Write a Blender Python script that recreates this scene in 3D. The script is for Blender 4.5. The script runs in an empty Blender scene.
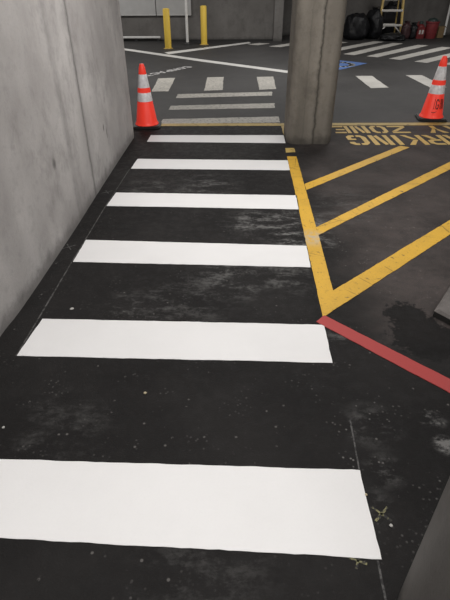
import bpy, bmesh, math, random
from mathutils import Vector, Matrix, noise as mnoise
random.seed(7)
COL = bpy.context.scene.collection
PI = math.pi

# ------------------------------------------------------------------ camera calibration
F, PITCH, ROLL, H = 471.63, 0.599153, -0.0034358, 1.52


def G(px, py):
    """ground point seen at a pixel of the photograph"""
    dx, dy = px - 225, py - 300
    cr, sr = math.cos(ROLL), math.sin(ROLL)
    a, b = cr * dx + sr * dy, -sr * dx + cr * dy
    c, s = math.cos(PITCH), math.sin(PITCH)
    y, z = F * c - b * s, -F * s - b * c
    return (H * a / -z, H * y / -z)


def pix(*ps):
    return [G(*p) for p in ps]


# ------------------------------------------------------------------ materials
class NT:
    def __init__(self, name, rough=.6, spec=.5, metal=0.):
        self.m = bpy.data.materials.new(name)
        self.m.use_nodes = True
        self.t = self.m.node_tree
        self.b = self.t.nodes['Principled BSDF']
        self.b.inputs['Roughness'].default_value = rough
        self.b.inputs['Metallic'].default_value = metal
        self.b.inputs['Specular IOR Level'].default_value = spec
        g = self.t.nodes.new('ShaderNodeNewGeometry')
        self.pos = g.outputs['Position']

    def n(self, typ, **kw):
        nd = self.t.nodes.new(typ)
        for k, v in kw.items():
            setattr(nd, k, v)
        return nd

    def link(self, a, b):
        self.t.links.new(a, b)

    def setin(self, nd, i, v):
        if isinstance(v, bpy.types.NodeSocket):
            self.link(v, nd.inputs[i])
        else:
            nd.inputs[i].default_value = v

    def math(self, op, a, b=0., c=None, clamp=False):
        nd = self.n('ShaderNodeMath', operation=op, use_clamp=clamp)
        self.setin(nd, 0, a)
        self.setin(nd, 1, b)
        if c is not None:
            self.setin(nd, 2, c)
        return nd.outputs[0]

    def noise(self, scale, detail=4, rough=.55, stretch=None, rot=None, vec=None):
        nd = self.n('ShaderNodeTexNoise')
        nd.inputs['Scale'].default_value = scale
        nd.inputs['Detail'].default_value = detail
        nd.inputs['Roughness'].default_value = rough
        v = vec or self.pos
        if stretch or rot:
            mp = self.n('ShaderNodeMapping')
            if stretch:
                mp.inputs['Scale'].default_value = stretch
            if rot:
                mp.inputs['Rotation'].default_value = rot
            self.link(v, mp.inputs[0])
            v = mp.outputs[0]
        self.link(v, nd.inputs['Vector'])
        return nd.outputs['Fac']

    def ramp(self, f, lo, hi, a=0., b=1.):
        nd = self.n('ShaderNodeMapRange', clamp=True, interpolation_type='SMOOTHSTEP')
        self.setin(nd, 0, f)
        for i, v in enumerate((lo, hi, a, b)):
            self.setin(nd, i + 1, v)
        return nd.outputs[0]

    def mix(self, f, a, b):
        nd = self.n('ShaderNodeMix', data_type='RGBA')
        self.setin(nd, 0, f)
        for i, v in ((6, a), (7, b)):
            if not isinstance(v, bpy.types.NodeSocket):
                v = tuple(v) + ((1.,) if len(v) == 3 else ())
            self.setin(nd, i, v)
        return nd.outputs[2]

    def sep(self):
        s = self.n('ShaderNodeSeparateXYZ')
        self.link(self.pos, s.inputs[0])
        return s.outputs

    def blob(self, p, r, warp=None, amount=.3, stretch=(1, 1, 1)):
        """1 at p, falling to 0 at radius r"""
        sub = self.n('ShaderNodeVectorMath', operation='SUBTRACT')
        self.link(self.pos, sub.inputs[0])
        sub.inputs[1].default_value = tuple(p) + ((0.,) if len(p) == 2 else ())
        mul = self.n('ShaderNodeVectorMath', operation='MULTIPLY')
        self.link(sub.outputs[0], mul.inputs[0])
        mul.inputs[1].default_value = stretch
        ln = self.n('ShaderNodeVectorMath', operation='LENGTH')
        self.link(mul.outputs[0], ln.inputs[0])
        d = ln.outputs['Value']
        if warp is not None:
            d = self.math('ADD', d, self.math('MULTIPLY', self.math('SUBTRACT', warp, .5), amount * r * 2))
        return self.ramp(d, r, r * .25, 0., 1.)

    def color(self, c):
        if isinstance(c, bpy.types.NodeSocket):
            self.link(c, self.b.inputs['Base Color'])
        else:
            self.b.inputs['Base Color'].default_value = tuple(c) + (1.,)
        return self

    def bump(self, h, dist=.005, strength=.5):
        nd = self.n('ShaderNodeBump')
        nd.inputs['Distance'].default_value = dist
        nd.inputs['Strength'].default_value = strength
        self.link(h, nd.inputs['Height'])
        self.link(nd.outputs[0], self.b.inputs['Normal'])
        return self


def simple(name, c, rough=.5, spec=.5, metal=0., var=.12, scale=14):
    k = NT(name, rough, spec, metal)
    f = k.noise(scale, 3)
    k.color(k.mix(k.ramp(f, .3, .7), [v * (1 - var) for v in c], [min(1, v * (1 + var)) for v in c]))
    return k.m


def paint(name, c, under, wear, scale=30, rough=.55, streak=None, dirt=(.5, .5), cracks=False, dust=None):
    """road paint: c with dirt variation, worn through to `under` where noise is high"""
    k = NT(name, rough, .35)
    big = k.noise(3.1, 5, .6)
    fine = k.noise(120, 3, .6)
    base = k.mix(k.ramp(big, .35, .7), c, [v * dirt[0] + u * (1 - dirt[0]) for v, u in zip(c, under)])
    base = k.mix(k.ramp(fine, .45, .8, 0, .35 * dirt[1]), base, under)
    w = k.noise(scale, 6, .65, stretch=streak)
    f = k.ramp(w, 1 - wear - .08, 1 - wear + .05)
    col = k.mix(f, base, under)
    if cracks:
        v = k.n('ShaderNodeTexVoronoi', feature='DISTANCE_TO_EDGE')
        v.inputs['Scale'].default_value = 4.
        k.link(k.pos, v.inputs['Vector'])
        cr = k.ramp(v.outputs['Distance'], .012, .0, 0., 1.)
        cr = k.math('MULTIPLY', cr, k.ramp(big, .45, .6))
        col = k.mix(cr, col, [u * .5 for u in under])
    if dust:
        d = k.math('MULTIPLY', k.blob(dust[0], dust[1], w, .6), k.ramp(w, .35, .6))
        col = k.mix(k.math('MULTIPLY', d, .75), col, (.42, .39, .33))
    k.color(col)
    k.bump(fine, .0015, .4)
    return k.m


def asphalt_new():
    k = NT('sealed_asphalt', .68, .16)
    fine = k.noise(150, 3, .7)
    mid = k.noise(16, 5, .65)
    big = k.noise(1.3, 5, .6)
    col = k.mix(k.ramp(big, .35, .7), (.0098, .0091, .009), (.0185, .0172, .0168))
    col = k.mix(k.ramp(mid, .5, .78, 0, .55), col, (.026, .0245, .024))
    col = k.mix(k.ramp(fine, .55, .85, 0, .5), col, (.042, .04, .039))
    # dusty right-hand bay, browner and paler than the walkway
    s = k.sep()
    edge = k.math('ADD', s[0], k.math('MULTIPLY', big, .7))
    dusty = k.math('MULTIPLY', k.ramp(edge, .88, 1.5), k.ramp(k.math('ADD', s[1], k.math('MULTIPLY', mid, .4)), 1.95, 2.15))
    dusty = k.math('MULTIPLY', dusty, k.ramp(mid, .2, .65, .45, 1))
    col = k.mix(k.math('MULTIPLY', dusty, k.ramp(big, .38, .66, .4, .9)), col, (.080, .0665, .0625))
    # white chalky scuffs
    sm = k.math('ADD', k.math('MULTIPLY', k.noise(4.5, 7, .74, stretch=(1, 2.1, 1), rot=(0, 0, .45)), .75), k.math('MULTIPLY', k.noise(38, 4, .7), .25))
    sc = None
    for (px, py, r, a) in [(298, 236, .30, 1.3), (318, 242, .16, 1.2), (292, 225, .42, 1.), (255, 222, .30, .9), (205, 185, .40, .55), (235, 277, .36, .6), (180, 300, .4, .4), (285, 275, .3, .5),
                           (372, 425, .16, .35), (384, 470, .10, .5), (375, 505, .10, .25), (340, 335, .1, .5),
                           (150, 187, .3, .5), (345, 205, .5, .25), (60, 430, .3, .2), (445, 445, .06, 2.), (432, 419, .07, 1.2), (128, 307, .22, .45), (205, 560, .3, .2)]:
        b = k.math('MULTIPLY', k.blob(G(px, py), r), a)
        sc = b if sc is None else k.math('MAXIMUM', sc, b)
    sc = k.math('MULTIPLY', sc, k.ramp(sm, .47, .63), clamp=True)
    col = k.mix(k.math('MULTIPLY', sc, .8, None, True), col, (.20, .196, .19))
    # little crumbs of paint, everywhere
    v = k.n('ShaderNodeTexVoronoi', voronoi_dimensions='2D')
    v.inputs['Scale'].default_value = 9
    k.link(k.pos, v.inputs['Vector'])
    cr = k.math('MULTIPLY', k.ramp(v.outputs['Distance'], .06, .03), k.ramp(mid, .52, .6))
    col = k.mix(k.math('MULTIPLY', cr, .5), col, (.2, .19, .18))
    v2 = k.n('ShaderNodeTexVoronoi', voronoi_dimensions='2D')
    v2.inputs['Scale'].default_value = 34
    k.link(k.pos, v2.inputs['Vector'])
    sp = k.math('MULTIPLY', k.ramp(v2.outputs['Distance'], .19, .08), k.ramp(k.noise(5.5, 5, .7), .53, .66))
    lean = k.math('MAXIMUM', k.blob(G(370, 430), .55), k.blob(G(300, 230), .8))
    sp = k.math('MULTIPLY', sp, k.math('MULTIPLY_ADD', lean, .7, .3))
    col = k.mix(k.math('MULTIPLY', sp, .7), col, (.24, .23, .22))
    # wet dark patch by the kerb on the right
    wet = k.blob(G(426, 338), .24, mid, .7)
    wet = k.math('MAXIMUM', wet, k.blob(G(408, 316), .17, mid, .7))
    col = k.mix(k.math('MULTIPLY', k.ramp(wet, .2, .42), .9), col, (.0062, .0058, .0058))
    k.color(col)
    hh = k.math('ADD', k.math('MULTIPLY', fine, .6), k.math('MULTIPLY', mid, .8))
    k.bump(hh, .008, .7)
    k.link(k.ramp(mid, .3, .7, .62, .82), k.b.inputs['Roughness'])
    return k.m


def asphalt_old():
    k = NT('old_asphalt', .65, .25)
    fine = k.noise(110, 3, .7)
    mid = k.noise(7, 5, .65, stretch=(1, 2.5, 1))
    big = k.noise(.55, 4, .6)
    col = k.mix(k.ramp(big, .35, .68), (.030, .0285, .028), (.050, .048, .047))
    col = k.mix(k.ramp(mid, .45, .75, 0, .5), col, (.068, .065, .064))
    col = k.mix(k.ramp(fine, .5, .85, 0, .4), col, (.1, .1, .098))
    k.color(col)
    k.bump(fine, .004, .4)
    return k.m


def concrete(name, a, b, streak=.6, seams=(), spots=(), dark=None, axis=1, rough=.8):
    k = NT(name, rough, .25)
    big = k.noise(1.5, 6, .62)
    ver = k.noise(1.0, 4, .5, stretch=(3.4, 3.4, .35))
    mid = k.noise(12, 6, .65)
    fine = k.noise(90, 3, .6)
    f = k.math('ADD', k.math('MULTIPLY', big, 1 - streak), k.math('MULTIPLY', ver, streak))
    col = k.mix(k.ramp(f, .3, .7), a, b)
    col = k.mix(k.ramp(mid, .45, .72, 0, .38), col, [v * .72 for v in a])
    col = k.mix(k.ramp(fine, .5, .85, 0, .25), col, [v * .55 for v in a])
    blot = k.noise(3.2, 6, .7, stretch=(1, 1, .75))
    col = k.mix(k.ramp(blot, .48, .72, 0, .5), col, [v * .62 for v in a])
    col = k.mix(k.ramp(blot, .44, .25, 0, .3), col, [min(1, v * 1.12) for v in b])
    s = k.sep()
    for (p, w, amt) in seams:     # formwork joints
        wob = k.math('ADD', s[axis], k.math('MULTIPLY', k.math('SUBTRACT', mid, .5), .05))
        d = k.math('ABSOLUTE', k.math('SUBTRACT', wob, p))
        m = k.math('MULTIPLY', k.ramp(d, w, w * .15), k.ramp(ver, .3, .6, .4, 1))
        col = k.mix(k.math('MULTIPLY', m, amt), col, [v * .28 for v in a])
    for (p, r, amt, st) in spots:
        m = k.math('MULTIPLY', k.blob(p, r, mid, .6, st), amt)
        col = k.mix(m, col, [v * .25 for v in a])
    # darker tone where the concrete meets the ground
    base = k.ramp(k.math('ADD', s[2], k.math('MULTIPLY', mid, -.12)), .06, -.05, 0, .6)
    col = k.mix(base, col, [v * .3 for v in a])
    k.color(col)
    k.bump(k.math('ADD', mid, k.math('MULTIPLY', fine, .5)), .004, .4)
    return k.m


BLK = (.017, .0162, .016)
OLD = (.055, .053, .052)
M = {}
M['floor'] = asphalt_new()
M['floor_old'] = asphalt_old()
M['white_fresh'] = paint('fresh_white_paint', (.765, .757, .755), (.45, .44, .43), .17, scale=60, dirt=(.93, .12))
M['white_worn'] = paint('worn_white_paint', (.50, .475, .425), OLD, .41, scale=24, streak=(1, 2.2, 1), dirt=(.8, .8))
M['white_line'] = paint('white_line_paint', (.68, .67, .64), OLD, .22, scale=18, dirt=(.85, .5))
M['white_hatch'] = paint('pale_hatch_paint', (.5, .485, .45), OLD, .27, scale=12, dirt=(.85, .6))
M['white_text'] = paint('thin_white_paint', (.62, .61, .6), OLD, .36, scale=10, dirt=(.8, .6))
M['yellow'] = paint('yellow_road_paint', (.66, .385, .038), (.14, .09, .03), .34, scale=26, dirt=(.82, .7), cracks=True, dust=(G(312, 238), .17))
M['yellow_worn'] = paint('worn_yellow_paint', (.52, .37, .11), (.07, .05, .03), .36, scale=16, dirt=(.75, .8))
M['yellow_text'] = paint('stencil_yellow_paint', (.66, .44, .11), (.08, .06, .03), .34, scale=30, dirt=(.8, .8))
M['red'] = paint('red_road_paint', (.38, .045, .042), (.2, .04, .04), .2, scale=30, dirt=(.9, .4))
M['blue'] = paint('blue_road_paint', (.09, .17, .40), (.06, .08, .13), .33, scale=7, dirt=(.8, .6))
M['chalk'] = paint('chalk', (.10, .097, .094), BLK, .47, scale=30, dirt=(.7, .8))
M['chalk_yellow'] = paint('yellow_chalk', (.24, .225, .11), BLK, .5, scale=60, dirt=(.7, .8))


def wp(px, py):
    return G(px, py)


WY0, WX0 = 1.937, -1.173
WY1, WX1 = 5.62, -1.089
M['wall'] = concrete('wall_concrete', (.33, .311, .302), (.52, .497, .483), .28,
                     seams=((3.80, .06, .35), (3.80, .016, .6), (3.35, .09, .22)),
                     spots=(((-1.14, 3.02, .53), .04, .8, (.3, 1, .7)), ((-1.11, 4.33, .42), .03, .8, (.3, 1, .6)),
                            ((-1.11, 4.42, .36), .028, .8, (.3, 1, .4)), ((-1.12, 3.8, .45), .25, .25, (1, 1, .5))))
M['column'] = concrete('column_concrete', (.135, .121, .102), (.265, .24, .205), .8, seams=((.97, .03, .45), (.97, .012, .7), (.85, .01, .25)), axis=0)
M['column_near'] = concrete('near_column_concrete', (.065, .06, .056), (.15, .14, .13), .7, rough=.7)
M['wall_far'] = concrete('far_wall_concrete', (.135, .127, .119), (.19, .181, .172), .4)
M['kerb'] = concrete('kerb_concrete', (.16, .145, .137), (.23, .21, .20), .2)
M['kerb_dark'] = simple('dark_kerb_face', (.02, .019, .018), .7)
M['panel'] = simple('grey_sheet_metal', (.47, .465, .455), .5, .4, .1, .05, 3)
M['bollard'] = paint('yellow_bollard_paint', (.80, .55, .08), (.5, .34, .06), .2, scale=12, rough=.4, dirt=(.9, .3))
M['pole'] = simple('white_painted_pole', (.72, .71, .69), .4, var=.05)
M['black_rubber'] = simple('black_rubber', (.014, .014, .014), .6)
M['dark_steel'] = simple('dark_steel', (.05, .05, .05), .5, .5, .5)
M['orange'] = simple('orange_plastic_glow', (.93, .058, .034), .42, .4, 0, .06, 20)
_b = M['orange'].node_tree.nodes['Principled BSDF']      # slight glow added to brighten the cones' orange plastic
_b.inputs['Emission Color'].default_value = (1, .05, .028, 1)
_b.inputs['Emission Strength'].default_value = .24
M['collar'] = simple('reflective_white', (.84, .82, .83), .35, .5, 0, .12, 25)
M['ink'] = simple('black_ink', (.02, .016, .016), .6)
M['bag'] = None
kb = NT('black_bin_liner', .42, .35)
kb.color(kb.mix(kb.noise(6, 3), (.006, .006, .007), (.016, .016, .018))).bump(kb.noise(9, 5, .6), .04, .6)
M['bag'] = kb.m
M['maroon_bag'] = simple('maroon_plastic', (.045, .018, .02), .5)
M['ladder_yellow'] = simple('yellow_fibreglass', (.62, .44, .14), .5)
M['aluminium'] = simple('aluminium', (.72, .70, .66), .4, .5, .4, .06)
M['red_plastic'] = simple('red_plastic', (.17, .02, .022), .5)
M['red_bucket'] = simple('dull_red_plastic', (.20, .028, .031), .55)
M['label'] = simple('white_label', (.55, .53, .5), .6)
M['teal_plastic'] = simple('dark_green_plastic', (.03, .045, .042), .5)
M['card'] = simple('tan_cardboard', (.22, .15, .075), .8)
M['grit'] = simple('tan_pebble', (.42, .36, .24), .8)
M['ceiling'] = concrete('ceiling_concrete', (.3, .29, .28), (.42, .41, .4), .1)
M['plaster'] = simple('white_debris', (.4, .39, .37), .8)

# ------------------------------------------------------------------ object helpers


def link(name, bm, mat, parent=None, smooth=False):
    me = bpy.data.meshes.new(name)
    bmesh.ops.recalc_face_normals(bm, faces=bm.faces)
    bm.to_mesh(me)
    bm.free()
    if mat is not None:
        me.materials.append(mat)
    if smooth:
        for p in me.polygons:
            p.use_smooth = True
    o = bpy.data.objects.new(name, me)
    COL.objects.link(o)
    if parent is not None:
        o.parent = parent
    return o


def tag(o, label, cat, group=None):
    o['label'] = label
    o['category'] = cat
    if group:
        o['group'] = group
    return o


def struct(o):
    o['kind'] = 'structure'
    return o


def empty(name, loc, rz=0.):
    o = bpy.data.objects.new(name, None)
    COL.objects.link(o)
    o.location = loc
    o.rotation_euler = (0, 0, rz)
    o.empty_display_size = .1
    return o


def recenter(o):
    """put the mesh origin at the foot of its bounds"""
    vs = [v.co for v in o.data.vertices]
    c = Vector(((min(v.x for v in vs) + max(v.x for v in vs)) / 2, (min(v.y for v in vs) + max(v.y for v in vs)) / 2, min(v.z for v in vs)))
    for v in o.data.vertices:
        v.co -= c
    o.location = o.location + c
    return o


def poly_prism(bm, pts, z0, z1):
    lo = [bm.verts.new((x, y, z0)) for x, y in pts]
    hi = [bm.verts.new((x, y, z1)) for x, y in pts]
    n = len(pts)
    bm.faces.new(hi)
    bm.faces.new(lo[::-1])
    for i in range(n):
        bm.faces.new((lo[i], lo[(i + 1) % n], hi[(i + 1) % n], hi[i]))


def ragged(pts, step, amp):
    out = []
    n = len(pts)
    for i in range(n):
        a, b = Vector(pts[i]), Vector(pts[(i + 1) % n])
        L = (b - a).length
        k = max(1, int(L / step))
        nrm = Vector((-(b - a).y, (b - a).x)) / max(L, 1e-6)
        slow = random.uniform(-1, 1)
        for j in range(k):
            p = a.lerp(b, j / k)
            if j:
                slow = slow * .8 + random.uniform(-1, 1) * .5
                p = p + nrm * amp * (slow * .8 + random.uniform(-.5, .5))
            out.append((p.x, p.y))
    return out


def mark(name, pts, mat, label, cat, group=None, step=.03, amp=.0015, z=.002, z0=0.0002, parent=None):
    bm = bmesh.new()
    poly_prism(bm, ragged(pts, step, amp), z0, z)
    o = link(name, bm, mat, parent)
    if parent is None:
        recenter(o)
        tag(o, label, cat, group)
    return o


def add_box(bm, c, s, rot=None, bev=0.):
    r = bmesh.ops.create_cube(bm, size=1.)
    vs = r['verts']
    bmesh.ops.scale(bm, vec=s, verts=vs)
    if bev:
        es = list({e for v in vs for e in v.link_edges})
        rr = bmesh.ops.bevel(bm, geom=es, offset=bev, segments=2, affect='EDGES', profile=.5)
        vs = list({v for f in rr['faces'] for v in f.verts} | {v for v in vs if v.is_valid})
    if rot is not None:
        bmesh.ops.rotate(bm, cent=(0, 0, 0), matrix=rot, verts=vs)
    bmesh.ops.translate(bm, vec=c, verts=vs)
    return vs


def add_bar(bm, a, b, w, d, bev=0.):
    """rectangular bar from a to b"""
    a, b = Vector(a), Vector(b)
    z = (b - a).normalized()
    x = Vector((1, 0, 0))
    if abs(z.x) > .9:
        x = Vector((0, 1, 0))
    y = z.cross(x).normalized()
    x = y.cross(z).normalized()
    m = Matrix((x, y, z)).transposed()
    add_box(bm, (a + b) / 2, (w, d, (b - a).length), m, bev)


def add_tube(bm, a, b, r, seg=16):
    a, b = Vector(a), Vector(b)
    m = Matrix.Translation((a + b) / 2) @ (b - a).to_track_quat('Z', 'Y').to_matrix().to_4x4()
    bmesh.ops.create_cone(bm, cap_ends=True, segments=seg, radius1=r, radius2=r, depth=(b - a).length, matrix=m)


def add_lathe(bm, prof, seg=32, c=(0, 0, 0), cap=True):
    rings = []
    for r, z in prof:
        if r < 1e-5:
            rings.append([bm.verts.new((c[0], c[1], c[2] + z))])
        else:
            rings.append([bm.verts.new((c[0] + r * math.cos(2 * PI * i / seg), c[1] + r * math.sin(2 * PI * i / seg), c[2] + z)) for i in range(seg)])
    for A, B in zip(rings, rings[1:]):
        for i in range(seg):
            j = (i + 1) % seg
            if len(A) == 1 and len(B) == 1:
                continue
            if len(A) == 1:
                bm.faces.new((A[0], B[j], B[i]))
            elif len(B) == 1:
                bm.faces.new((A[i], A[j], B[0]))
            else:
                bm.faces.new((A[i], A[j], B[j], B[i]))
    if cap:
        for R in (rings[0], rings[-1]):
            if len(R) > 2:
                bm.faces.new(R)


def rounded_rect(cx, cy, hx, hy, r, n=8):
    pts = []
    for k, (sx, sy) in enumerate(((1, 1), (-1, 1), (-1, -1), (1, -1))):
        for i in range(n + 1):
            a = k * PI / 2 + i / n * PI / 2
            pts.append((cx + sx * (hx - r) + r * math.cos(a), cy + sy * (hy - r) + r * math.sin(a)))
    return pts


def smooth_sides(o, ang=40):
    me = o.data
    for p in me.polygons:
        p.use_smooth = True
    bm = bmesh.new()
    bm.from_mesh(me)
    for e in bm.edges:
        if len(e.link_faces) == 2 and e.calc_face_angle(0) > math.radians(ang):
            e.smooth = False
    bm.to_mesh(me)
    bm.free()
    return o


# ------------------------------------------------------------------ the setting
YB = G(200, 124.2)[1]      # where new sealing meets the old asphalt
WALLH = 2.75


def floor_obj(name, x0, x1, y0, y1, mat):
    bm = bmesh.new()
    add_box(bm, ((x0 + x1) / 2, (y0 + y1) / 2, -.1), (x1 - x0, y1 - y0, .2))
    return struct(link(name, bm, mat))


floor_obj('floor', -5, 6.5, -3, YB, M['floor'])
floor_obj('floor.001', -8, 15, YB, 19.5, M['floor_old'])
bm = bmesh.new()
add_box(bm, (3.5, 8.2, WALLH + .1), (23, 22.6, .2))
struct(link('ceiling', bm, M['ceiling']))

# left wall: thick concrete with a rounded end
bm = bmesh.new()
dirv = Vector((WX1 - WX0, WY1 - WY0)).normalized()
nx, ny = dirv.y, -dirv.x
T = .42
rr = .09
face = [Vector(p) for p in pix((0, 337), (25, 304), (74, 231), (94, 199.3), (120, 158.8), (133.5, 138.5))]
face = face[:-1] + [face[-1] + dirv * .12]
p0 = face[0] - dirv * 5.
lf = Vector((-nx, -ny))
pe = face[-1]
pts = [p0, face[0] - dirv * .6]
for k in range(len(face) - 1):          # gentle bow of the formwork, Catmull-Rom through the measured foot of the wall
    a_, b_ = face[k], face[k + 1]
    pa_ = face[k - 1] if k else a_ - dirv * .6
    pb_ = face[k + 2] if k + 2 < len(face) else b_ + (b_ - a_)
    for q in range(6):
        t = q / 6
        pts.append(.5 * (2 * a_ + (b_ - pa_) * t + (2 * pa_ - 5 * a_ + 4 * b_ - pb_) * t * t + (3 * a_ - pa_ - 3 * b_ + pb_) * t ** 3))
pts = [p for p in pts if (pe - p).dot(dirv) > rr * 1.1]
for c0_, f0, f1 in ((pe - dirv * rr + lf * rr, -lf, dirv), (pe - dirv * rr + lf * (T - rr), dirv, lf)):
    for i in range(11):
        a = i / 10 * PI / 2
        pts.append(c0_ + f0 * rr * math.cos(a) + f1 * rr * math.sin(a))
pts.append(p0 + lf * T)
poly_prism(bm, [(p.x, p.y) for p in pts], -.05, WALLH)
o = struct(link('wall_left', bm, M['wall']))
smooth_sides(o)

# far walls: a nearer stretch on the left, a pilaster where it ends, a recessed stretch on the right
xw = G(282, 41.4)[0]
bm = bmesh.new()
add_box(bm, ((-8 + xw) / 2, 15.82, WALLH / 2 - .02), (xw + 8, .3, WALLH + .04))
struct(link('wall_back', bm, M['wall_far']))
bm = bmesh.new()
add_box(bm, (xw - .13, 15.6, WALLH / 2 - .02), (.26, .22, WALLH + .04), None, .02)
struct(link('trim_1', bm, M['wall_far']))
bm = bmesh.new()
add_box(bm, ((xw + 15) / 2, 17.35, WALLH / 2 - .02), (15 - xw, .3, WALLH + .04))
struct(link('wall_back.001', bm, M['wall_far']))
bm = bmesh.new()
add_box(bm, (xw - .05, 16.58, WALLH / 2 - .02), (.1, 1.22, WALLH + .04))
struct(link('wall_return', bm, M['wall_far']))
bm = bmesh.new()
add_box(bm, ((-8 + xw - .26) / 2, 15.655, .02), (xw - .26 + 8, .03, .04))
struct(link('baseboard_back', bm, M['kerb_dark']))

# the concrete column in the middle
bm = bmesh.new()
CX, CY = .940, 5.53
poly_prism(bm, rounded_rect(CX, CY, .243, .262, .105), -.02, WALLH)
o = recenter(link('concrete_column', bm, M['column']))
smooth_sides(o)
tag(o, 'rounded square grey concrete column between the crosswalk and the yellow lettering', 'column', 'parking garage columns')

# the round column at the lower right
a = Vector(G(401, 589))
tdir = a.normalized()
R = .28
cen = a + Vector((tdir.y, -tdir.x)) * R
bm = bmesh.new()
add_lathe(bm, [(R, -.02), (R, WALLH)], 64, (cen.x, cen.y, 0))
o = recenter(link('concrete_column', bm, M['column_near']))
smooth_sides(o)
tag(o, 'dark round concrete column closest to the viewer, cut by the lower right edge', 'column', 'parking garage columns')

# ------------------------------------------------------------------ fresh crosswalk
YAW = .0417


def CW(a, b):
    return (a * math.cos(YAW) + b * math.sin(YAW), -a * math.sin(YAW) + b * math.cos(YAW))


l1, l2 = G(0, 459), G(0, 538)
s1 = pix((360, 470.5), (381.5, 559.5))
e1 = Vector(s1[0]); d1 = Vector(l1) - e1
e2 = Vector(s1[1]); d2 = Vector(l2) - e2
xl = -1.086
tA = e1 + d1 * ((1.515) / d1.length)
tB = e2 + d2 * ((1.515) / d2.length)
stripes = [([tuple(tA), s1[0], s1[1], tuple(tB)], 'fresh white crosswalk stripe nearest the viewer, running off the left edge'),
           (pix((42.5, 319), (324, 325), (332.5, 363), (17, 356)), 'fresh white crosswalk stripe beside the red line, second nearest the viewer'),
           (pix((86, 240), (306.5, 246), (310.5, 267.5), (73, 262)), 'fresh white crosswalk stripe beside the middle of the long yellow line, third nearest'),
           (pix((116, 192.7), (297, 195.5), (299.5, 209.5), (106.5, 206)), 'fresh white crosswalk stripe fourth from the viewer, between yellow bar ends'),
           (pix((137.6, 159), (287.5, 160.5), (290, 170.3), (131, 168.7)), 'fresh white crosswalk stripe just in front of the column base, fifth from the viewer'),
           (pix((150.8, 135.3), (283.5, 135.3), (285.5, 143.2), (147, 141.8)), 'farthest fresh white crosswalk stripe, next to the traffic cone and the column')]
for p, lab in stripes:
    mark('crosswalk_stripe', p, M['white_fresh'], lab, 'road marking', 'fresh white crosswalk stripes', amp=.0022)

# worn stripes and blocks of the old crosswalk
for p, lab in [(pix((163, 119.3), (278.5, 116.7), (280, 122.6), (159.5, 123.9)), 'worn off-white stripe right behind the thin yellow line'),
               (pix((170.8, 105.9), (274.3, 103.2), (275, 108), (168.2, 109.9)), 'worn off-white stripe, middle one of the three thin ones beyond the yellow line'),
               (pix((178, 94.2), (271.7, 91.8), (272, 95.6), (176, 98.2)), 'worn off-white stripe just in front of the three short blocks')]:
    mark('worn_crosswalk_stripe', p, M['white_worn'], lab, 'road marking', 'worn stripes beyond the yellow line', amp=.008)
for p, lab in [(pix((158.3, 78.5), (175, 77.8), (168.5, 91.4), (151.5, 91.6)), 'slanted worn white block right of the left traffic cone'),
               (pix((207.4, 77.4), (223.7, 77), (222.6, 90), (204, 90.8)), 'worn white block in the middle of the three beyond the crosswalk'),
               (pix((256.6, 77), (273.2, 76.6), (276.2, 89), (259.6, 89.8)), 'worn white block just left of the square column'),
               (pix((355.5, 76), (372, 76), (388.5, 87.6), (371, 88.2)), 'pale slanted block right of the column, in front of the blue symbol'),
               (pix((405.7, 75.2), (421.5, 75.2), (447, 87.3), (430, 87.5)), 'pale slanted block partly behind the right traffic cone')]:
    mark('crosswalk_block', p, M['white_worn'] if lab[0] in 'sw' else M['white_hatch'], lab, 'road marking', 'short blocks across the driving aisle', amp=.007)

# long white lines on the old asphalt
mark('parking_line', pix((112, 46.6), (200, 59.2), (300, 72.4), (300, 74.7), (200, 61.4), (112, 48.4)), M['white_line'],
     'long white line slanting from the left wall to behind the column', 'road marking', 'long white parking lines', amp=.004)
mark('parking_line', pix((164.5, 52.5), (210, 46.9), (249, 41.9), (251, 43.2), (210, 48.6), (169, 54.3)), M['white_line'],
     'white line running from the front yellow bollard to the far wall', 'road marking', 'long white parking lines', amp=.004)

# pale hatch in front of the rubbish
hs = [((248, 44.6), (258, 45.3), (270, 43.6), (259, 43.0)), ((269, 46.4), (280, 47.2), (320, 40.9), (310, 40.3)), ((293, 48.9), (304, 49.8), (348, 42.4), (338, 41.6)),
      ((319, 51.6), (330, 52.6), (384, 41.9), (374, 41.2)), ((343.5, 54.1), (354.5, 55.2), (403, 43.6), (393, 42.9)), ((366.5, 56.2), (377.5, 57.3), (428.5, 45.5), (418, 44.8)),
      ((389, 58.6), (400.5, 59.9), (453, 47.7), (442, 46.9)), ((414.5, 61.6), (427, 62.9), (480, 50), (468, 49.1)), ((443, 64.2), (456, 65.6), (508, 52.3), (496, 51.4))]
names = ['small pale hatch stripe farthest left, near the end of the long white line', 'pale hatch stripe just left of the square column, running behind it', 'pale hatch stripe peeking out right of the square column, nearest the black bags',
         'pale hatch stripe from the right edge of the square column towards the ladder foot', 'pale hatch stripe starting above the blue symbol and ending below the maroon bag',
         'pale hatch stripe from the tip of the blue symbol to below the red bucket', 'pale hatch stripe ending at the picture edge below the leaning white pole', 'pale hatch stripe whose near end lies just left of the right cone tip',
         'pale hatch stripe behind the right cone at the picture edge']
for p, lab in zip(hs, names):
    mark('hatch_stripe', pix(*p), M['white_hatch'], lab, 'road marking', 'pale diagonal hatch stripes in front of the rubbish', amp=.006)

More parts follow.
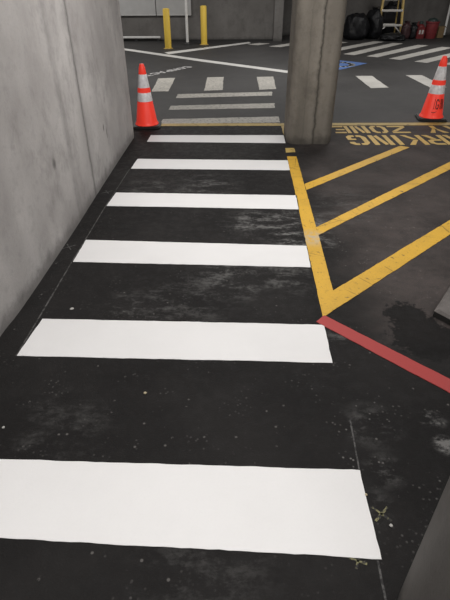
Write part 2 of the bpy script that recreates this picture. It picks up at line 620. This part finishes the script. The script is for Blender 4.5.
# ------------------------------------------------------------------ yellow markings
mark('yellow_edge_line', pix((287, 156.5), (296.5, 156.5), (325, 260), (333, 290.6), (337.5, 300), (322.8, 317), (310, 260)), M['yellow'],
     'long yellow line along the right side of the fresh crosswalk', 'road marking', None, amp=.0025)
mark('yellow_paint_patch', pix((285.2, 148.2), (294, 148.2), (295.3, 152.2), (286, 152.6)), M['yellow_worn'],
     'small yellow paint patch at the foot of the square column', 'road marking', None, amp=.004)
mark('yellow_paint_patch', pix((281.2, 126), (285.5, 126), (287, 134.8), (283.6, 134.8)), M['yellow_worn'],
     'faint yellow paint remnant left of the square column, behind the farthest fresh stripe', 'road marking', None, amp=.005)
yb = [(((304.5, 184.2), (400.5, 146), (409.5, 147.4), (306.5, 190.2)), 'shortest yellow diagonal bar, farthest one, ending near the yellow lettering'),
      (((316, 227.5), (450, 162), (480, 147.3), (492, 148.9), (450, 169.5), (318.2, 235.2)), 'yellow diagonal bar in the middle of the three'),
      (((333.4, 290.6), (450, 220.2), (492, 194.9), (514, 196.5), (450, 234.5), (323.4, 317)), 'widest and nearest yellow diagonal bar, meeting the red line at its tip')]
for i, (p, lab) in enumerate(yb):
    mark('yellow_diagonal_bar', pix(*p), M['yellow'], lab, 'road marking', 'yellow diagonal bars', amp=.0028, z=.0024 if i < 2 else .0026)
mark('yellow_cross_line', [(-1.02, YB - .09), (6.2, YB - .09), (6.2, YB + .03), (-1.02, YB + .03)], M['yellow_worn'],
     'thin worn yellow line across the floor from the left cone past the right cone', 'road marking', None, amp=.004, z=.0028)
mark('red_line', pix((316.2, 322), (324, 315.6), (450, 379.5), (520, 413), (520, 428), (450, 393.5)), M['red'],
     'flat red line running right from the tip of the yellow marking', 'road marking', None, amp=.002, z=.0032)

# ------------------------------------------------------------------ letters
# strokes on a unit cell, v up; each entry is a list of polygons
W_ = .26


def bar(x0, y0, x1, y1):
    return [(x0, y0), (x1, y0), (x1, y1), (x0, y1)]


LET = {
    'N': [bar(0, 0, .24, 1), bar(.76, 0, 1, 1), [(.29, .92), (.48, 1.), (.72, .1), (.52, 0)]],
    'E': [bar(0, 0, .24, 1), bar(.3, .84, 1, 1), bar(.3, .43, .85, .58), bar(.3, 0, 1, .16)],
    'O': [[(.44, 1), (.22, 1), (0, .8), (0, .2), (.22, 0), (.44, 0), (.44, .16), (.32, .16), (.25, .26), (.25, .74), (.32, .84), (.44, .84)],
          [(.56, 1), (.78, 1), (1, .8), (1, .2), (.78, 0), (.56, 0), (.56, .16), (.68, .16), (.75, .26), (.75, .74), (.68, .84), (.56, .84)]],
    'Z': [bar(0, .84, 1, 1), [(.72, .79), (1, .79), (.28, .21), (0, .21)], bar(0, 0, 1, .16)],
    'Y': [[(0, 1), (.27, 1), (.47, .56), (.36, .46)], [(1, 1), (.73, 1), (.53, .56), (.64, .46)], bar(.38, 0, .62, .44)],
    'A': [[(0, 0), (.25, 0), (.48, 1), (.36, 1)], [(1, 0), (.75, 0), (.52, 1), (.64, 1)], bar(.38, .26, .62, .4)],
    'W': [[(0, 1), (.2, 1), (.32, 0), (.2, 0)], [(.36, .1), (.46, .1), (.56, .9), (.46, .9)], [(.44, .1), (.5, 0), (.52, .3), (.46, .4)], [(1, 1), (.8, 1), (.68, 0), (.8, 0)]],
    'T': [bar(0, .84, 1, 1), bar(.38, 0, .62, .79)],
    'P': [bar(0, 0, .24, 1), [(.3, 1), (.75, 1), (1, .86), (1, .56), (.75, .42), (.3, .42), (.3, .57), (.68, .57), (.76, .64), (.76, .78), (.68, .85), (.3, .85)]],
    'R': [bar(0, 0, .24, 1), [(.3, 1), (.75, 1), (1, .86), (1, .58), (.75, .46), (.3, .46), (.3, .6), (.68, .6), (.76, .66), (.76, .79), (.68, .86), (.3, .86)],
          [(.45, .41), (.7, .41), (1, 0), (.73, 0)]],
    'K': [bar(0, 0, .24, 1), [(.3, .5), (.72, 1), (1, 1), (.56, .5)], [(.34, .44), (.58, .44), (1, 0), (.72, 0)]],
    'I': [bar(.36, 0, .64, 1)],
    'G': [[(.46, 1), (.22, 1), (0, .8), (0, .2), (.22, 0), (.46, 0), (.46, .16), (.32, .16), (.25, .26), (.25, .74), (.32, .84), (.46, .84)],
          [(.56, 1), (.78, 1), (1, .84), (1, .7), (.76, .7), (.7, .84), (.56, .84)], [(.56, 0), (.8, 0), (1, .16), (1, .48), (.56, .48), (.56, .36), (.76, .36), (.76, .22), (.7, .16), (.56, .16)]],
    'C': [[(.5, 1), (.22, 1), (0, .8), (0, .2), (.22, 0), (.5, 0), (.5, .16), (.32, .16), (.25, .26), (.25, .74), (.32, .84), (.5, .84)],
          [(.56, 1), (.78, 1), (1, .84), (1, .7), (.76, .7), (.7, .84), (.56, .84)], [(.56, 0), (.78, 0), (1, .16), (1, .3), (.76, .3), (.7, .16), (.56, .16)]],
    'M': [bar(0, 0, .2, 1), bar(.8, 0, 1, 1), [(.24, 1), (.38, 1), (.55, .3), (.45, .3)], [(.76, 1), (.62, 1), (.45, .3), (.55, .3)]],
}


def lettering(name, rows, mat, label, wdir, parentloc):
    """rows: (text, start point (world, bottom-left of the first letter), height vector, list of (offset, width))"""
    root = empty(name, parentloc)
    tag(root, label, 'road lettering')
    for text, start, up, cells in rows:
        for ch, (off, wid) in zip(text, cells):
            bm = bmesh.new()
            for pl in LET[ch]:
                q = []
                for u, v in pl:
                    p = Vector(start) + Vector(wdir) * (off + u * wid) + Vector(up) * v - Vector(parentloc[:2])
                    q.append((p.x, p.y))
                poly_prism(bm, ragged(q, .03, .003 if mat is M['yellow_text'] else .008), .0003, .0024)
            link('letter', bm, mat, root)
    return root


# read from the far side: the letters' feet point away from the viewer, text runs right to left
yA0, yA1 = 6.03, 5.715
yB0, yB1 = 5.615, 5.235
rowA = [('E', 1.315, 1.515), ('N', 1.55, 1.70), ('O', 1.745, 1.935), ('Z', 1.975, 2.225), ('Y', 2.47, 2.71), ('A', 2.74, 2.98), ('W', 3.01, 3.27), ('A', 3.3, 3.54)]
rowA = [('E', 1.32, 1.51), ('N', 1.54, 1.73), ('O', 1.77, 1.96), ('Z', 2.0, 2.21), ('Y', 2.44, 2.66), ('A', 2.69, 2.91), ('W', 2.94, 3.18), ('A', 3.21, 3.43), ('W', 3.64, 3.88), ('O', 3.91, 4.1), ('T', 4.13, 4.33)]
rowB = [('G', 1.40, 1.62), ('N', 1.66, 1.88), ('I', 1.86, 2.05), ('K', 2.04, 2.26), ('R', 2.29, 2.51), ('A', 2.53, 2.76), ('P', 2.79, 3.0), ('O', 3.24, 3.44), ('N', 3.48, 3.7)]
X0 = 4.4


def cells(r):
    r = r[::-1]
    return ''.join(c for c, _, _ in r), [(X0 - b, b - a) for c, a, b in r]


tA_, cA_ = cells(rowA)
tB_, cB_ = cells(rowB)
lettering('yellow_floor_lettering', [(tA_, (X0, yA0), (0, yA1 - yA0), cA_), (tB_, (X0, yB0), (0, yB1 - yB0), cB_)], M['yellow_text'],
          'upside-down yellow stencil lettering on the floor in front of the right traffic cone', (-1, 0), (2.4, 5.6, 0))
# COMPACT, white and thin, behind the left cone
pa, pb = Vector(G(143.5, 76.2)), Vector(G(189.5, 66.6))
wd = (pa - pb).normalized()
L = (pa - pb).length
upv = Vector((wd.y, -wd.x)) * 1
if upv.y > 0:
    upv = -upv
upv = upv * .18
n = 7
lettering('white_floor_lettering', [('COMPACT', tuple(pb - upv * .5), tuple(upv), [(i * L / n, L / n * .8) for i in range(n)])], M['white_text'],
          'faint slanting white lettering on the old asphalt behind the left traffic cone', tuple(wd), (pa.x / 2 + pb.x / 2, pa.y / 2 + pb.y / 2, 0))

# ------------------------------------------------------------------ blue accessible parking symbol
c0 = Vector(G(367.3, 63.3))
ea = (Vector(G(340, 69.8)) - c0).normalized()
eb = Vector((-ea.y, ea.x))
if eb.dot(Vector(G(340, 60.4)) - c0) < 0:
    eb = -eb
SZ = 1.14
FS = .88
ctr = c0 + ea * SZ / 2 + eb * SZ / 2
root = empty('accessible_parking_symbol', (ctr.x, ctr.y, 0))
tag(root, 'blue square with a white wheelchair symbol, partly behind the square column', 'road marking')


def loc(u, v):   # u along ea, v along eb, from the centre
    p = (ea * u + eb * v) * FS
    return (p.x, p.y)


bm = bmesh.new()
poly_prism(bm, ragged([loc(-SZ / 2 / FS, -SZ / 2 / FS), loc(SZ / 2 / FS, -SZ / 2 / FS), loc(SZ / 2 / FS, SZ / 2 / FS), loc(-SZ / 2 / FS, SZ / 2 / FS)], .05, .004), .0002, .002)
link('blue_field', bm, M['blue'], root)


def ribbon(bm, pts, w, z0=.002, z1=.0032):
    for a, b in zip(pts, pts[1:]):
        a, b = Vector(a), Vector(b)
        d = (b - a).normalized()
        nn = Vector((-d.y, d.x)) * w / 2
        a2, b2 = a - d * w * .3, b + d * w * .3
        poly_prism(bm, [loc(*(a2 - nn)), loc(*(b2 - nn)), loc(*(b2 + nn)), loc(*(a2 + nn))], z0, z1)


bm = bmesh.new()
# figure: u is across, v is up, flipped so it reads from the stall side
poly_prism(bm, [loc(-.1 + .095 * math.cos(t * PI / 8), .5 + .095 * math.sin(t * PI / 8)) for t in range(16)], .002, .0032)
ribbon(bm, [(-.1, .38), (-.1, .0), (.18, .0), (.34, -.38), (.46, -.34)], .11)
ribbon(bm, [(-.1, .2), (.16, .2)], .09)
arc = [(-.02 + .34 * math.cos(t), -.2 + .34 * math.sin(t)) for t in [PI * .68 + i * (PI * 1.25) / 12 for i in range(13)]]
ribbon(bm, arc, .14)
link('wheelchair_figure', bm, M['white_hatch'], root)

# ------------------------------------------------------------------ chalk layout marks
mark('chalk_line', pix((349.5, 420), (350.6, 420), (359.8, 470), (387, 600), (384.6, 600), (358.5, 470)), M['chalk'],
     'thin chalk line past the right end of the nearest stripe', 'chalk mark', None, amp=.001, z=.0008)
mark('chalk_line', pix((15.5, 356), (17, 356), (72.5, 262), (106, 206), (130, 169), (129.4, 169), (105.3, 206), (71.3, 262)), M['chalk'],
     'thin chalk line along the left ends of the fresh stripes by the wall', 'chalk mark', None, amp=.001, z=.0008)


def chalk_cross(px, py, ln, label, mat, ang=.6):
    c = G(px, py)
    root_pts = []
    bm = bmesh.new()
    for t in (ang, ang + 1.5):
        d = Vector((math.cos(t), math.sin(t)))
        nn = Vector((-d.y, d.x)) * .004
        a, b = Vector(c) - d * ln, Vector(c) + d * ln
        poly_prism(bm, ragged([tuple(a - nn), tuple(b - nn), tuple(b + nn), tuple(a + nn)], .01, .0015), .0002, .0012)
    o = recenter(link('chalk_cross', bm, mat))
    tag(o, label, 'chalk mark', 'chalk crosses beside the stripes')


chalk_cross(381.5, 514, .037, 'yellowish chalk cross right of the nearest stripe', M['chalk_yellow'], -.75)
chalk_cross(358, 561, .028, 'yellowish chalk tick under the right end of the nearest stripe', M['chalk_yellow'], -.35)
chalk_cross(69, 247, .05, 'chalk cross by the wall at the left end of the third nearest stripe', M['chalk'])
chalk_cross(107, 192, .05, 'chalk cross by the wall at the left end of the fourth stripe', M['chalk'])

# ------------------------------------------------------------------ loose crumbs on the floor


def pebble(px, py, r, mat, label, squash=.5):
    bm = bmesh.new()
    bmesh.ops.create_icosphere(bm, subdivisions=2, radius=r)
    for v in bm.verts:
        v.co *= 1 + random.uniform(-.18, .18)
        v.co.z *= squash
    x, y = G(px, py)
    mz = min(v.co.z for v in bm.verts)
    for v in bm.verts:
        v.co += Vector((x, y, -mz))
    o = recenter(link('pebble', bm, mat, None, True))
    tag(o, label, 'pebble', 'crumbs lying on the asphalt')


pebble(145.3, 393.5, .0075, M['grit'], 'tan crumb on the black asphalt between the two nearest stripes')
pebble(3.5, 428, .006, M['plaster'], 'whitish crumb near the left edge above the nearest stripe')
pebble(72, 309, .011, M['plaster'], 'pale flake of paint by the wall just behind the second nearest stripe', .25)
pebble(391, 526, .006, M['plaster'], 'tiny white crumb below the yellowish chalk cross')
pebble(366, 495, .005, M['grit'], 'tiny pale crumb above the yellowish chalk cross')

# ------------------------------------------------------------------ concrete kerb at the right edge
k0 = Vector(G(432.5, 316))
u = (Vector(G(452, 326.5)) - k0).normalized()
v = (Vector(G(449, 287.5)) - Vector(G(433, 312))).normalized()
KH = .045
bm = bmesh.new()
LK, WK = 1.25, .62
base = [k0, k0 + u * LK, k0 + u * LK + v * WK, k0 + v * WK]
ins = .018
top = [k0 + u * ins + v * ins, k0 + u * (LK - ins) + v * ins, k0 + u * (LK - ins) + v * (WK - ins), k0 + u * ins + v * (WK - ins)]
lo = [bm.verts.new((p.x, p.y, 0)) for p in base]
mi = [bm.verts.new((p.x, p.y, KH - .012)) for p in base]
hi = [bm.verts.new((p.x, p.y, KH)) for p in top]
bm.faces.new(hi)
bm.faces.new(lo[::-1])
for A, B in ((lo, mi), (mi, hi)):
    for i in range(4):
        j = (i + 1) % 4
        bm.faces.new((A[i], A[j], B[j], B[i]))
o = link('kerb_block', bm, M['kerb'])
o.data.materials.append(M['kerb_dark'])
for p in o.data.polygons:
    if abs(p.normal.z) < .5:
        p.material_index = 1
recenter(o)
tag(o, 'low grey concrete kerb block at the right edge, end showing above the red line', 'kerb')

# ------------------------------------------------------------------ traffic cones
CONE_H = .70


def cone_r(z):
    return .130 - (z - .04) / (CONE_H - .04) * (.130 - .030)


def make_cone(loc_, rz, label, lean=None):
    root = empty('traffic_cone', (loc_[0], loc_[1], 0), rz)
    tag(root, label, 'traffic cone', 'orange traffic cones')
    bm = bmesh.new()     # base: chamfered square slab on little feet
    pts = rounded_rect(0, 0, .170, .170, .05, 4)
    poly_prism(bm, pts, .005, .022)
    poly_prism(bm, rounded_rect(0, 0, .158, .158, .045, 4), .0221, .032)
    for sx in (-1, 1):
        for sy in (-1, 1):
            add_box(bm, (sx * .13, sy * .13, .004), (.05, .05, .008))
    link('base', bm, M['black_rubber'], root)
    bm = bmesh.new()
    prof = [(.143, .0325), (.142, .040), (.134, .050), (cone_r(.065), .065)]
    z = .075
    c_ = cone_r
    prof += [(c_(.295), .295), (c_(.297) - .001, .297), (c_(.398) - .001, .398), (c_(.400) + .004, .400), (c_(.444) + .004, .444), (c_(.446) - .001, .446),
             (c_(.595) - .001, .595), (c_(.597), .597), (c_(.672), .672), (.027, .680), (.027, .694), (.024, .699), (.014, .70), (.013, .68)]
    add_lathe(bm, prof, 40)
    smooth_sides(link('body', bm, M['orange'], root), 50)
    for a, b in ((.299, .396), (.448, .593)):
        bm = bmesh.new()
        add_lathe(bm, [(cone_r(a) + .0005, a), (cone_r(a) + .0018, a + .001), (cone_r(b) + .0018, b - .001), (cone_r(b) + .0005, b)], 40, cap=False)
        smooth_sides(link('reflective_collar', bm, M['collar'], root), 60)
    return root


c1_ = G(147.3, 126.2)
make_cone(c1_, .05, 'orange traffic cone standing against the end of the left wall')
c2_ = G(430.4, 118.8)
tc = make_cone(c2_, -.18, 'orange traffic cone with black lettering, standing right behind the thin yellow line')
tc.scale = (1.045, 1.045, 1.045)
# black hand lettering wrapped round the right cone


def on_cone(bm, pl, a0, da, z0, dz):
    """wrap a unit-cell polygon on the cone: angle a0.. and height z0.., standing 1.2 mm proud"""
    q = []
    nn = len(pl)
    for off in (.0016, -.0002):
        ring = []
        for uu, vv in pl:
            z = z0 + vv * dz
            r = cone_r(z) + off
            an = a0 + uu * da
            ring.append(bm.verts.new((r * math.cos(an), r * math.sin(an), z)))
        q.append(ring)
    bm.faces.new(q[0])
    bm.faces.new(q[1][::-1])
    for i in range(nn):
        j = (i + 1) % nn
        bm.faces.new((q[0][i], q[1][i], q[1][j], q[0][j]))


camdir = math.atan2(-c2_[1], -c2_[0]) + .18
aa = camdir + .04
for ch, a0, da in (('I', aa - .05, .16), ('G', aa + .19, .33), ('I', aa + .58, .16), ('N', aa + .78, .34)):
    bm = bmesh.new()
    for pl in LET[ch]:
        on_cone(bm, pl, a0, da, .135, .115)
    link('letter', bm, M['ink'], tc)
bm = bmesh.new()
on_cone(bm, [(0, .6), (.12, .45), (.3, .25), (.55, .3), (1, .8), (1, .95), (.5, .55), (.3, .5), (.1, .8)], aa - .12, .5, .085, .03)
link('ink_tick', bm, M['ink'], tc)

# ------------------------------------------------------------------ bollards, sign pole, panel, rail


def bollard(px, py, h, label):
    x, y = G(px, py)
    root = empty('bollard', (x, y, 0))
    tag(root, label, 'bollard', 'yellow steel bollards')
    bm = bmesh.new()
    R_ = .084
    add_lathe(bm, [(R_, .012), (R_, h - .02)] + [(R_ * math.cos(t * PI / 12), h - .02 + .02 * math.sin(t * PI / 12)) for t in range(1, 6)] + [(0, h)], 28)
    smooth_sides(link('post', bm, M['bollard'], root), 50)
    bm = bmesh.new()
    add_lathe(bm, [(.125, .0), (.125, .008), (.088, .018), (.0845, .018)], 28)
    link('paint_collar', bm, M['yellow_worn'], root)


bollard(168.4, 48.6, .90, 'yellow bollard left of the white pole, in front of the grey panel')
bollard(204.2, 44.6, .92, 'yellow bollard right of the white pole, before the bare far wall')

x, y = G(187.6, 44.6)
root = empty('sign_pole', (x, y, 0))
tag(root, 'slim white upright pole standing between the two yellow bollards', 'pole')
bm = bmesh.new()
add_tube(bm, (0, 0, .03), (0, 0, 2.3), .036)
smooth_sides(link('pole', bm, M['pole'], root))
bm = bmesh.new()
add_lathe(bm, [(.13, 0), (.13, .015), (.06, .03), (.045, .06), (.03, .06)], 24)
link('foot', bm, M['dark_steel'], root)

# two grey sheets hung on the far wall
zb = .64
for (pa_, pb_, lab) in ((114, 156.5, 'left sheet of the grey metal panelling on the far wall, behind the left bollard'),
                        (157, 191.5, 'right sheet of the grey metal panelling on the far wall, behind the white pole')):
    xa, xb = G(pa_, 41.4)[0] * .98, G(pb_, 41.4)[0] * .98
    root = empty('metal_panel', ((xa + xb) / 2, 15.6445, 0))
    tag(root, lab, 'panel', 'grey sheets on the far wall')
    bm = bmesh.new()
    w = xb - xa
    add_box(bm, (0, 0, (zb + 2.3) / 2), (w - .006, .05, 2.3 - zb), None, .006)
    link('sheet', bm, M['panel'], root)
    bm = bmesh.new()
    add_box(bm, (0, -.008, zb + .012), (w - .01, .055, .024), None, .004)
    link('bottom_channel', bm, M['panel'], root)
# pale rail near the floor
xa, xb = G(112, 41.5)[0], G(160.5, 41.5)[0]
root = empty('wall_rail', ((xa + xb) / 2, 15.6, 0))
tag(root, 'low pale horizontal rail near the floor below the grey panelling', 'rail')
bm = bmesh.new()
w = xb - xa
add_box(bm, (0, 0, .105), (w, .05, .055), None, .012)
link('beam', bm, M['pole'], root)
for sx in (-.45, 0, .45):
    bm = bmesh.new()
    add_box(bm, (sx * w, 0, .042), (.06, .04, .084))
    link('foot', bm, M['dark_steel'], root)

# ------------------------------------------------------------------ rubbish at the far wall


def make_bag(x, y, rx, ry, h, label, mat, seed, knot=True, ears=False):
    rnd = random.Random(seed)
    root = empty('rubbish_bag', (x, y, 0), rnd.uniform(-.5, .5))
    tag(root, label, 'rubbish bag', 'rubbish bags by the far wall')
    bm = bmesh.new()
    bmesh.ops.create_icosphere(bm, subdivisions=4, radius=1)
    o3 = Vector((seed * 3.7, seed * 1.3, seed * .9))
    for v in bm.verts:
        p = v.co.copy()
        z = p.z
        lump = 1 + .20 * mnoise.noise(p * 1.5 + o3) + .09 * (1 - abs(mnoise.noise(Vector((p.x * 4, p.y * 4, p.z * 1.6)) + o3)) * 2) + .05 * mnoise.noise(p * 7 + o3)
        sag = 1 + .10 * (1 - z) * .5
        rad = math.hypot(p.x, p.y)
        box = (rad ** -.25 if rad > .05 else 1.)
        sq = abs(z) ** .75 * (1 if z > 0 else -1)
        v.co = Vector((p.x * rx * lump * sag * box, p.y * ry * lump * sag * box, max(0, (sq * .5 + .44) * h * (1 + .14 * mnoise.noise(p * 2.2 - o3)))))
    smooth_sides(link('sack', bm, mat, root), 180)
    for kx in ((-.62, .6) if ears else (0.,) if knot else ()):
        bm = bmesh.new()
        q = h * (.80 if ears else .93)
        add_lathe(bm, [(.14, q - .09), (.10, q - .03), (.055, q + .01), (.07, q + .035), (.09, q + .055), (.05, q + .05), (.0, q + .03)], 14, (kx * rx, 0, 0))
        for v in bm.verts:
            v.co.x += rnd.uniform(-.012, .012)
            v.co.y += rnd.uniform(-.012, .012)
        link('tied_neck', bm, mat, root)
    return root


bx, by = G(355.5, 40)
make_bag(bx, by + .15, .33, .32, .70, 'wide black rubbish bag right beside the square column, leftmost of the row', M['bag'], 1, ears=True)
bx, by = G(373.3, 40)
make_bag(bx + .03, by + .42, .20, .30, .80, 'taller black rubbish bag between the wide bag and the ladder', M['bag'], 2)
bx, by = G(391, 40.6)
make_bag(bx + .02, by + .0, .33, .22, .20, 'low slumped black bag in front of the ladder foot', M['bag'], 3, False)
bx, by = G(391.5, 38)
make_bag(bx + .1, 17.02, .28, .10, .95, 'tall black rubbish bag leaning on the wall behind the ladder', M['bag'], 8, False)
bx, by = G(405, 39)
make_bag(bx - .02, by + .0, .12, .13, .44, 'dark maroon bag just right of the ladder', M['maroon_bag'], 5)
bx, by = G(412, 39.5)
make_bag(bx + .02, by + .12, .085, .12, .40, 'small black bag between the maroon bag and the red canister', M['bag'], 6)

# stepladder
lx, ly = G(389.5, 38.6)
ly = 16.28
lx = G(391.3, 37.6)[0] * .977
root = empty('stepladder', (lx, ly, 0))
tag(root, 'yellow stepladder with pale steps standing behind the black rubbish bags', 'ladder')
LT = 2.35
wb, wt = .36, .21


def rail_pt(s, z):
    t = z / LT
    return Vector((s * (wb + (wt - wb) * t), .05 + .3 * t, z))


for s in (-1, 1):
    bm = bmesh.new()
    add_bar(bm, rail_pt(s, .02), rail_pt(s, LT), .06, .075, .006)
    r1 = link('front_rail', bm, M['ladder_yellow'], root)
    bm = bmesh.new()
    add_box(bm, (s * wb, .05, .02), (.08, .1, .04), None, .008)
    link('rubber_foot', bm, M['black_rubber'], r1)
for i in range(6):
    z = .33 + .375 * i
    a_, b_ = rail_pt(-1, z), rail_pt(1, z)
    bm = bmesh.new()
    add_box(bm, ((a_ + b_) / 2), (b_.x - a_.x, .11, .055), None, .006)
    st = link('step', bm, M['aluminium'], root)
    if i == 0:
        for s in (-1, 1):
            bm = bmesh.new()
            p = rail_pt(s, z)
            add_bar(bm, (p.x * .35, p.y - .02, z), (s * wb, .03, .1), .03, .02)
            link('knee_brace', bm, M['aluminium'], st)
for s in (-1, 1):
    bm = bmesh.new()
    add_bar(bm, (s * .27, .40, .01), (s * .17, .36, LT), .035, .03, .004)
    link('rear_rail', bm, M['ladder_yellow'], root)
for z in (.35, .95, 1.55):
    bm = bmesh.new()
    add_bar(bm, (-.25, .39, z), (.25, .39, z), .03, .02)
    link('rear_brace', bm, M['aluminium'], root)
bm = bmesh.new()
add_box(bm, (0, .36, LT + .02), (.46, .2, .06), None, .01)
link('top_cap', bm, M['ladder_yellow'], root)

# red canister with a white label
x, y = G(418.3, 38.2)
root = empty('fuel_canister', (x, y, 0), .1)
tag(root, 'red plastic canister with a white label between small black bag and red bucket', 'canister')
bm = bmesh.new()
poly_prism(bm, rounded_rect(0, 0, .125, .11, .04, 5), 0, .30)
for v in bm.verts:
    pass
sh = bmesh.new()
link('body', bm, M['red_plastic'], root)
sh.free()
bm = bmesh.new()
add_lathe(bm, [(.11, .30), (.10, .34), (.05, .37), (.04, .37)], 20)
link('shoulder', bm, M['red_plastic'], root)
bm = bmesh.new()
add_lathe(bm, [(.055, .37), (.06, .375), (.06, .43), (.05, .445), (0, .445)], 20)
link('cap', bm, M['teal_plastic'], root)
bm = bmesh.new()
for s in (-1, 1):
    add_box(bm, (s * .043, -.1115, .17), (.055, .003, .11), None, .001)
link('label_panel', bm, M['label'], root)
bm = bmesh.new()
add_bar(bm, (-.1, 0, .30), (-.1, 0, .42), .03, .03)
add_bar(bm, (-.1, 0, .42), (-.02, 0, .42), .03, .03)
link('handle', bm, M['red_plastic'], root)

# red bucket with stuff inside
x, y = G(429.5, 38.6)
root = empty('bucket', (x + .03, y + .08, 0))
tag(root, 'large dull red bucket between the red canister and the tan box', 'bucket')
bm = bmesh.new()
add_lathe(bm, [(.0, 0), (.15, 0), (.155, .01), (.185, .40), (.20, .41), (.20, .44), (.185, .445), (.175, .43), (.145, .03), (0, .03)], 32)
smooth_sides(link('body', bm, M['red_bucket'], root), 40)
bm = bmesh.new()
for z in (.14, .26):
    r = .152 + (z / .4) * .034
    add_lathe(bm, [(r, z), (r + .008, z + .005), (r + .008, z + .02), (r, z + .025)], 32, cap=False)
link('rib', bm, M['red_bucket'], root)
bm = bmesh.new()
prev = None
for i in range(13):
    a = PI * i / 12
    p = Vector((.19 * math.cos(a), -.12 * math.sin(a), .41 - .12 * math.sin(a)))
    if prev is not None:
        add_tube(bm, prev, p, .006, 8)
    prev = p
link('handle', bm, M['dark_steel'], root)
bx_, by_ = x + .03, y + .08
bm = bmesh.new()
bmesh.ops.create_icosphere(bm, subdivisions=3, radius=.15)
for v in bm.verts:
    v.co = Vector((v.co.x, v.co.y * .9, v.co.z * .6)) * (1 + .1 * math.sin(9 * v.co.x / .15 + 5 * v.co.y / .15))
    v.co += Vector((bx_, by_, .44))
o = recenter(link('crumpled_bag', bm, M['teal_plastic'], None, True))
tag(o, 'dark crumpled plastic bag stuffed in the top of the red bucket', 'bag')

# tan box
x, y = G(438.5, 37.8)
root = empty('cardboard_box', (x, y + .05, 0), .25)
tag(root, 'small tan cardboard box right of the red bucket', 'box')
bm = bmesh.new()
add_box(bm, (0, 0, .15), (.2, .2, .3), None, .004)
link('carton', bm, M['card'], root)
for s in (-1, 1):
    bm = bmesh.new()
    add_box(bm, (s * .13, 0, .29), (.08, .2, .005), Matrix.Rotation(s * .5, 3, 'Y'))
    for v in bm.verts:
        pass
    bmesh.ops.translate(bm, vec=(0, 0, .15 * 0), verts=bm.verts)
    link('flap', bm, M['card'], root)

# leaning white pole
x, y = G(443.3, 37.2)
root = empty('leaning_pole', (x, y, 0))
tag(root, 'white pole leaning against the far wall at the right edge', 'pole')
bm = bmesh.new()
add_tube(bm, (0, 0, .035), (.28, 17.15 - y, 1.9), .034)
smooth_sides(link('shaft', bm, M['pole'], root))
bm = bmesh.new()
add_lathe(bm, [(.05, 0), (.05, .03), (.04, .06), (.03, .06)], 16)
link('rubber_tip', bm, M['black_rubber'], root)

# dark jumble to the right of the pole
x, y = G(452, 38.5)
make_bag(x + .3, y - .05, .3, .22, .32, 'low black bag at the right edge beyond the leaning pole', M['bag'], 9, False)

# ------------------------------------------------------------------ light


def area(name, loc_, sx, sy, power, col=(1, .978, .955), rot=(0, 0, 0)):
    l = bpy.data.lights.new(name, 'AREA')
    l.shape = 'RECTANGLE'
    l.size, l.size_y = sx, sy
    l.energy = power
    l.color = col
    o = bpy.data.objects.new(name, l)
    COL.objects.link(o)
    o.location = loc_
    o.rotation_euler = rot
    return o


area('ceiling_lamp', (-.1, .3, 2.7), 1.6, 1.0, 62)
area('ceiling_lamp', (.3, 3.6, 2.7), 1.6, .5, 62)
area('ceiling_lamp', (3.6, 3.2, 2.7), 1.6, .5, 50)
area('ceiling_lamp', (2.6, 9.2, 2.7), 1.8, .5, 72)
area('ceiling_lamp', (-1.2, 9.6, 2.7), 1.6, .5, 62)
area('ceiling_lamp', (1.0, 13.0, 2.7), 1.6, .4, 56)
area('ceiling_lamp', (6.0, 13.0, 2.7), 1.6, .4, 62)
area('ceiling_lamp', (-3.5, 13.6, 2.7), 1.6, .4, 56)

w = bpy.data.worlds.new('World')
bpy.context.scene.world = w
w.use_nodes = True
bg = w.node_tree.nodes['Background']
bg.inputs[0].default_value = (1, .98, .96, 1)
bg.inputs[1].default_value = .22

# ------------------------------------------------------------------ camera
cam = bpy.data.cameras.new('Camera')
co = bpy.data.objects.new('Camera', cam)
COL.objects.link(co)
cam.sensor_fit = 'VERTICAL'
cam.sensor_height = 36.
cam.lens = F * 36. / 600.
cam.clip_start = .02
co.location = (0, 0, H)
co.rotation_euler = (PI / 2 - PITCH, 0, 0)
co.rotation_euler = (Matrix.Rotation(PI / 2 - PITCH, 3, 'X') @ Matrix.Rotation(ROLL, 3, 'Z')).to_euler()
sc = bpy.context.scene
sc.camera = co
sc.view_settings.view_transform = 'Standard'
sc.view_settings.look = 'None'
sc.view_settings.exposure = 0.
sc.cycles.max_bounces = 6
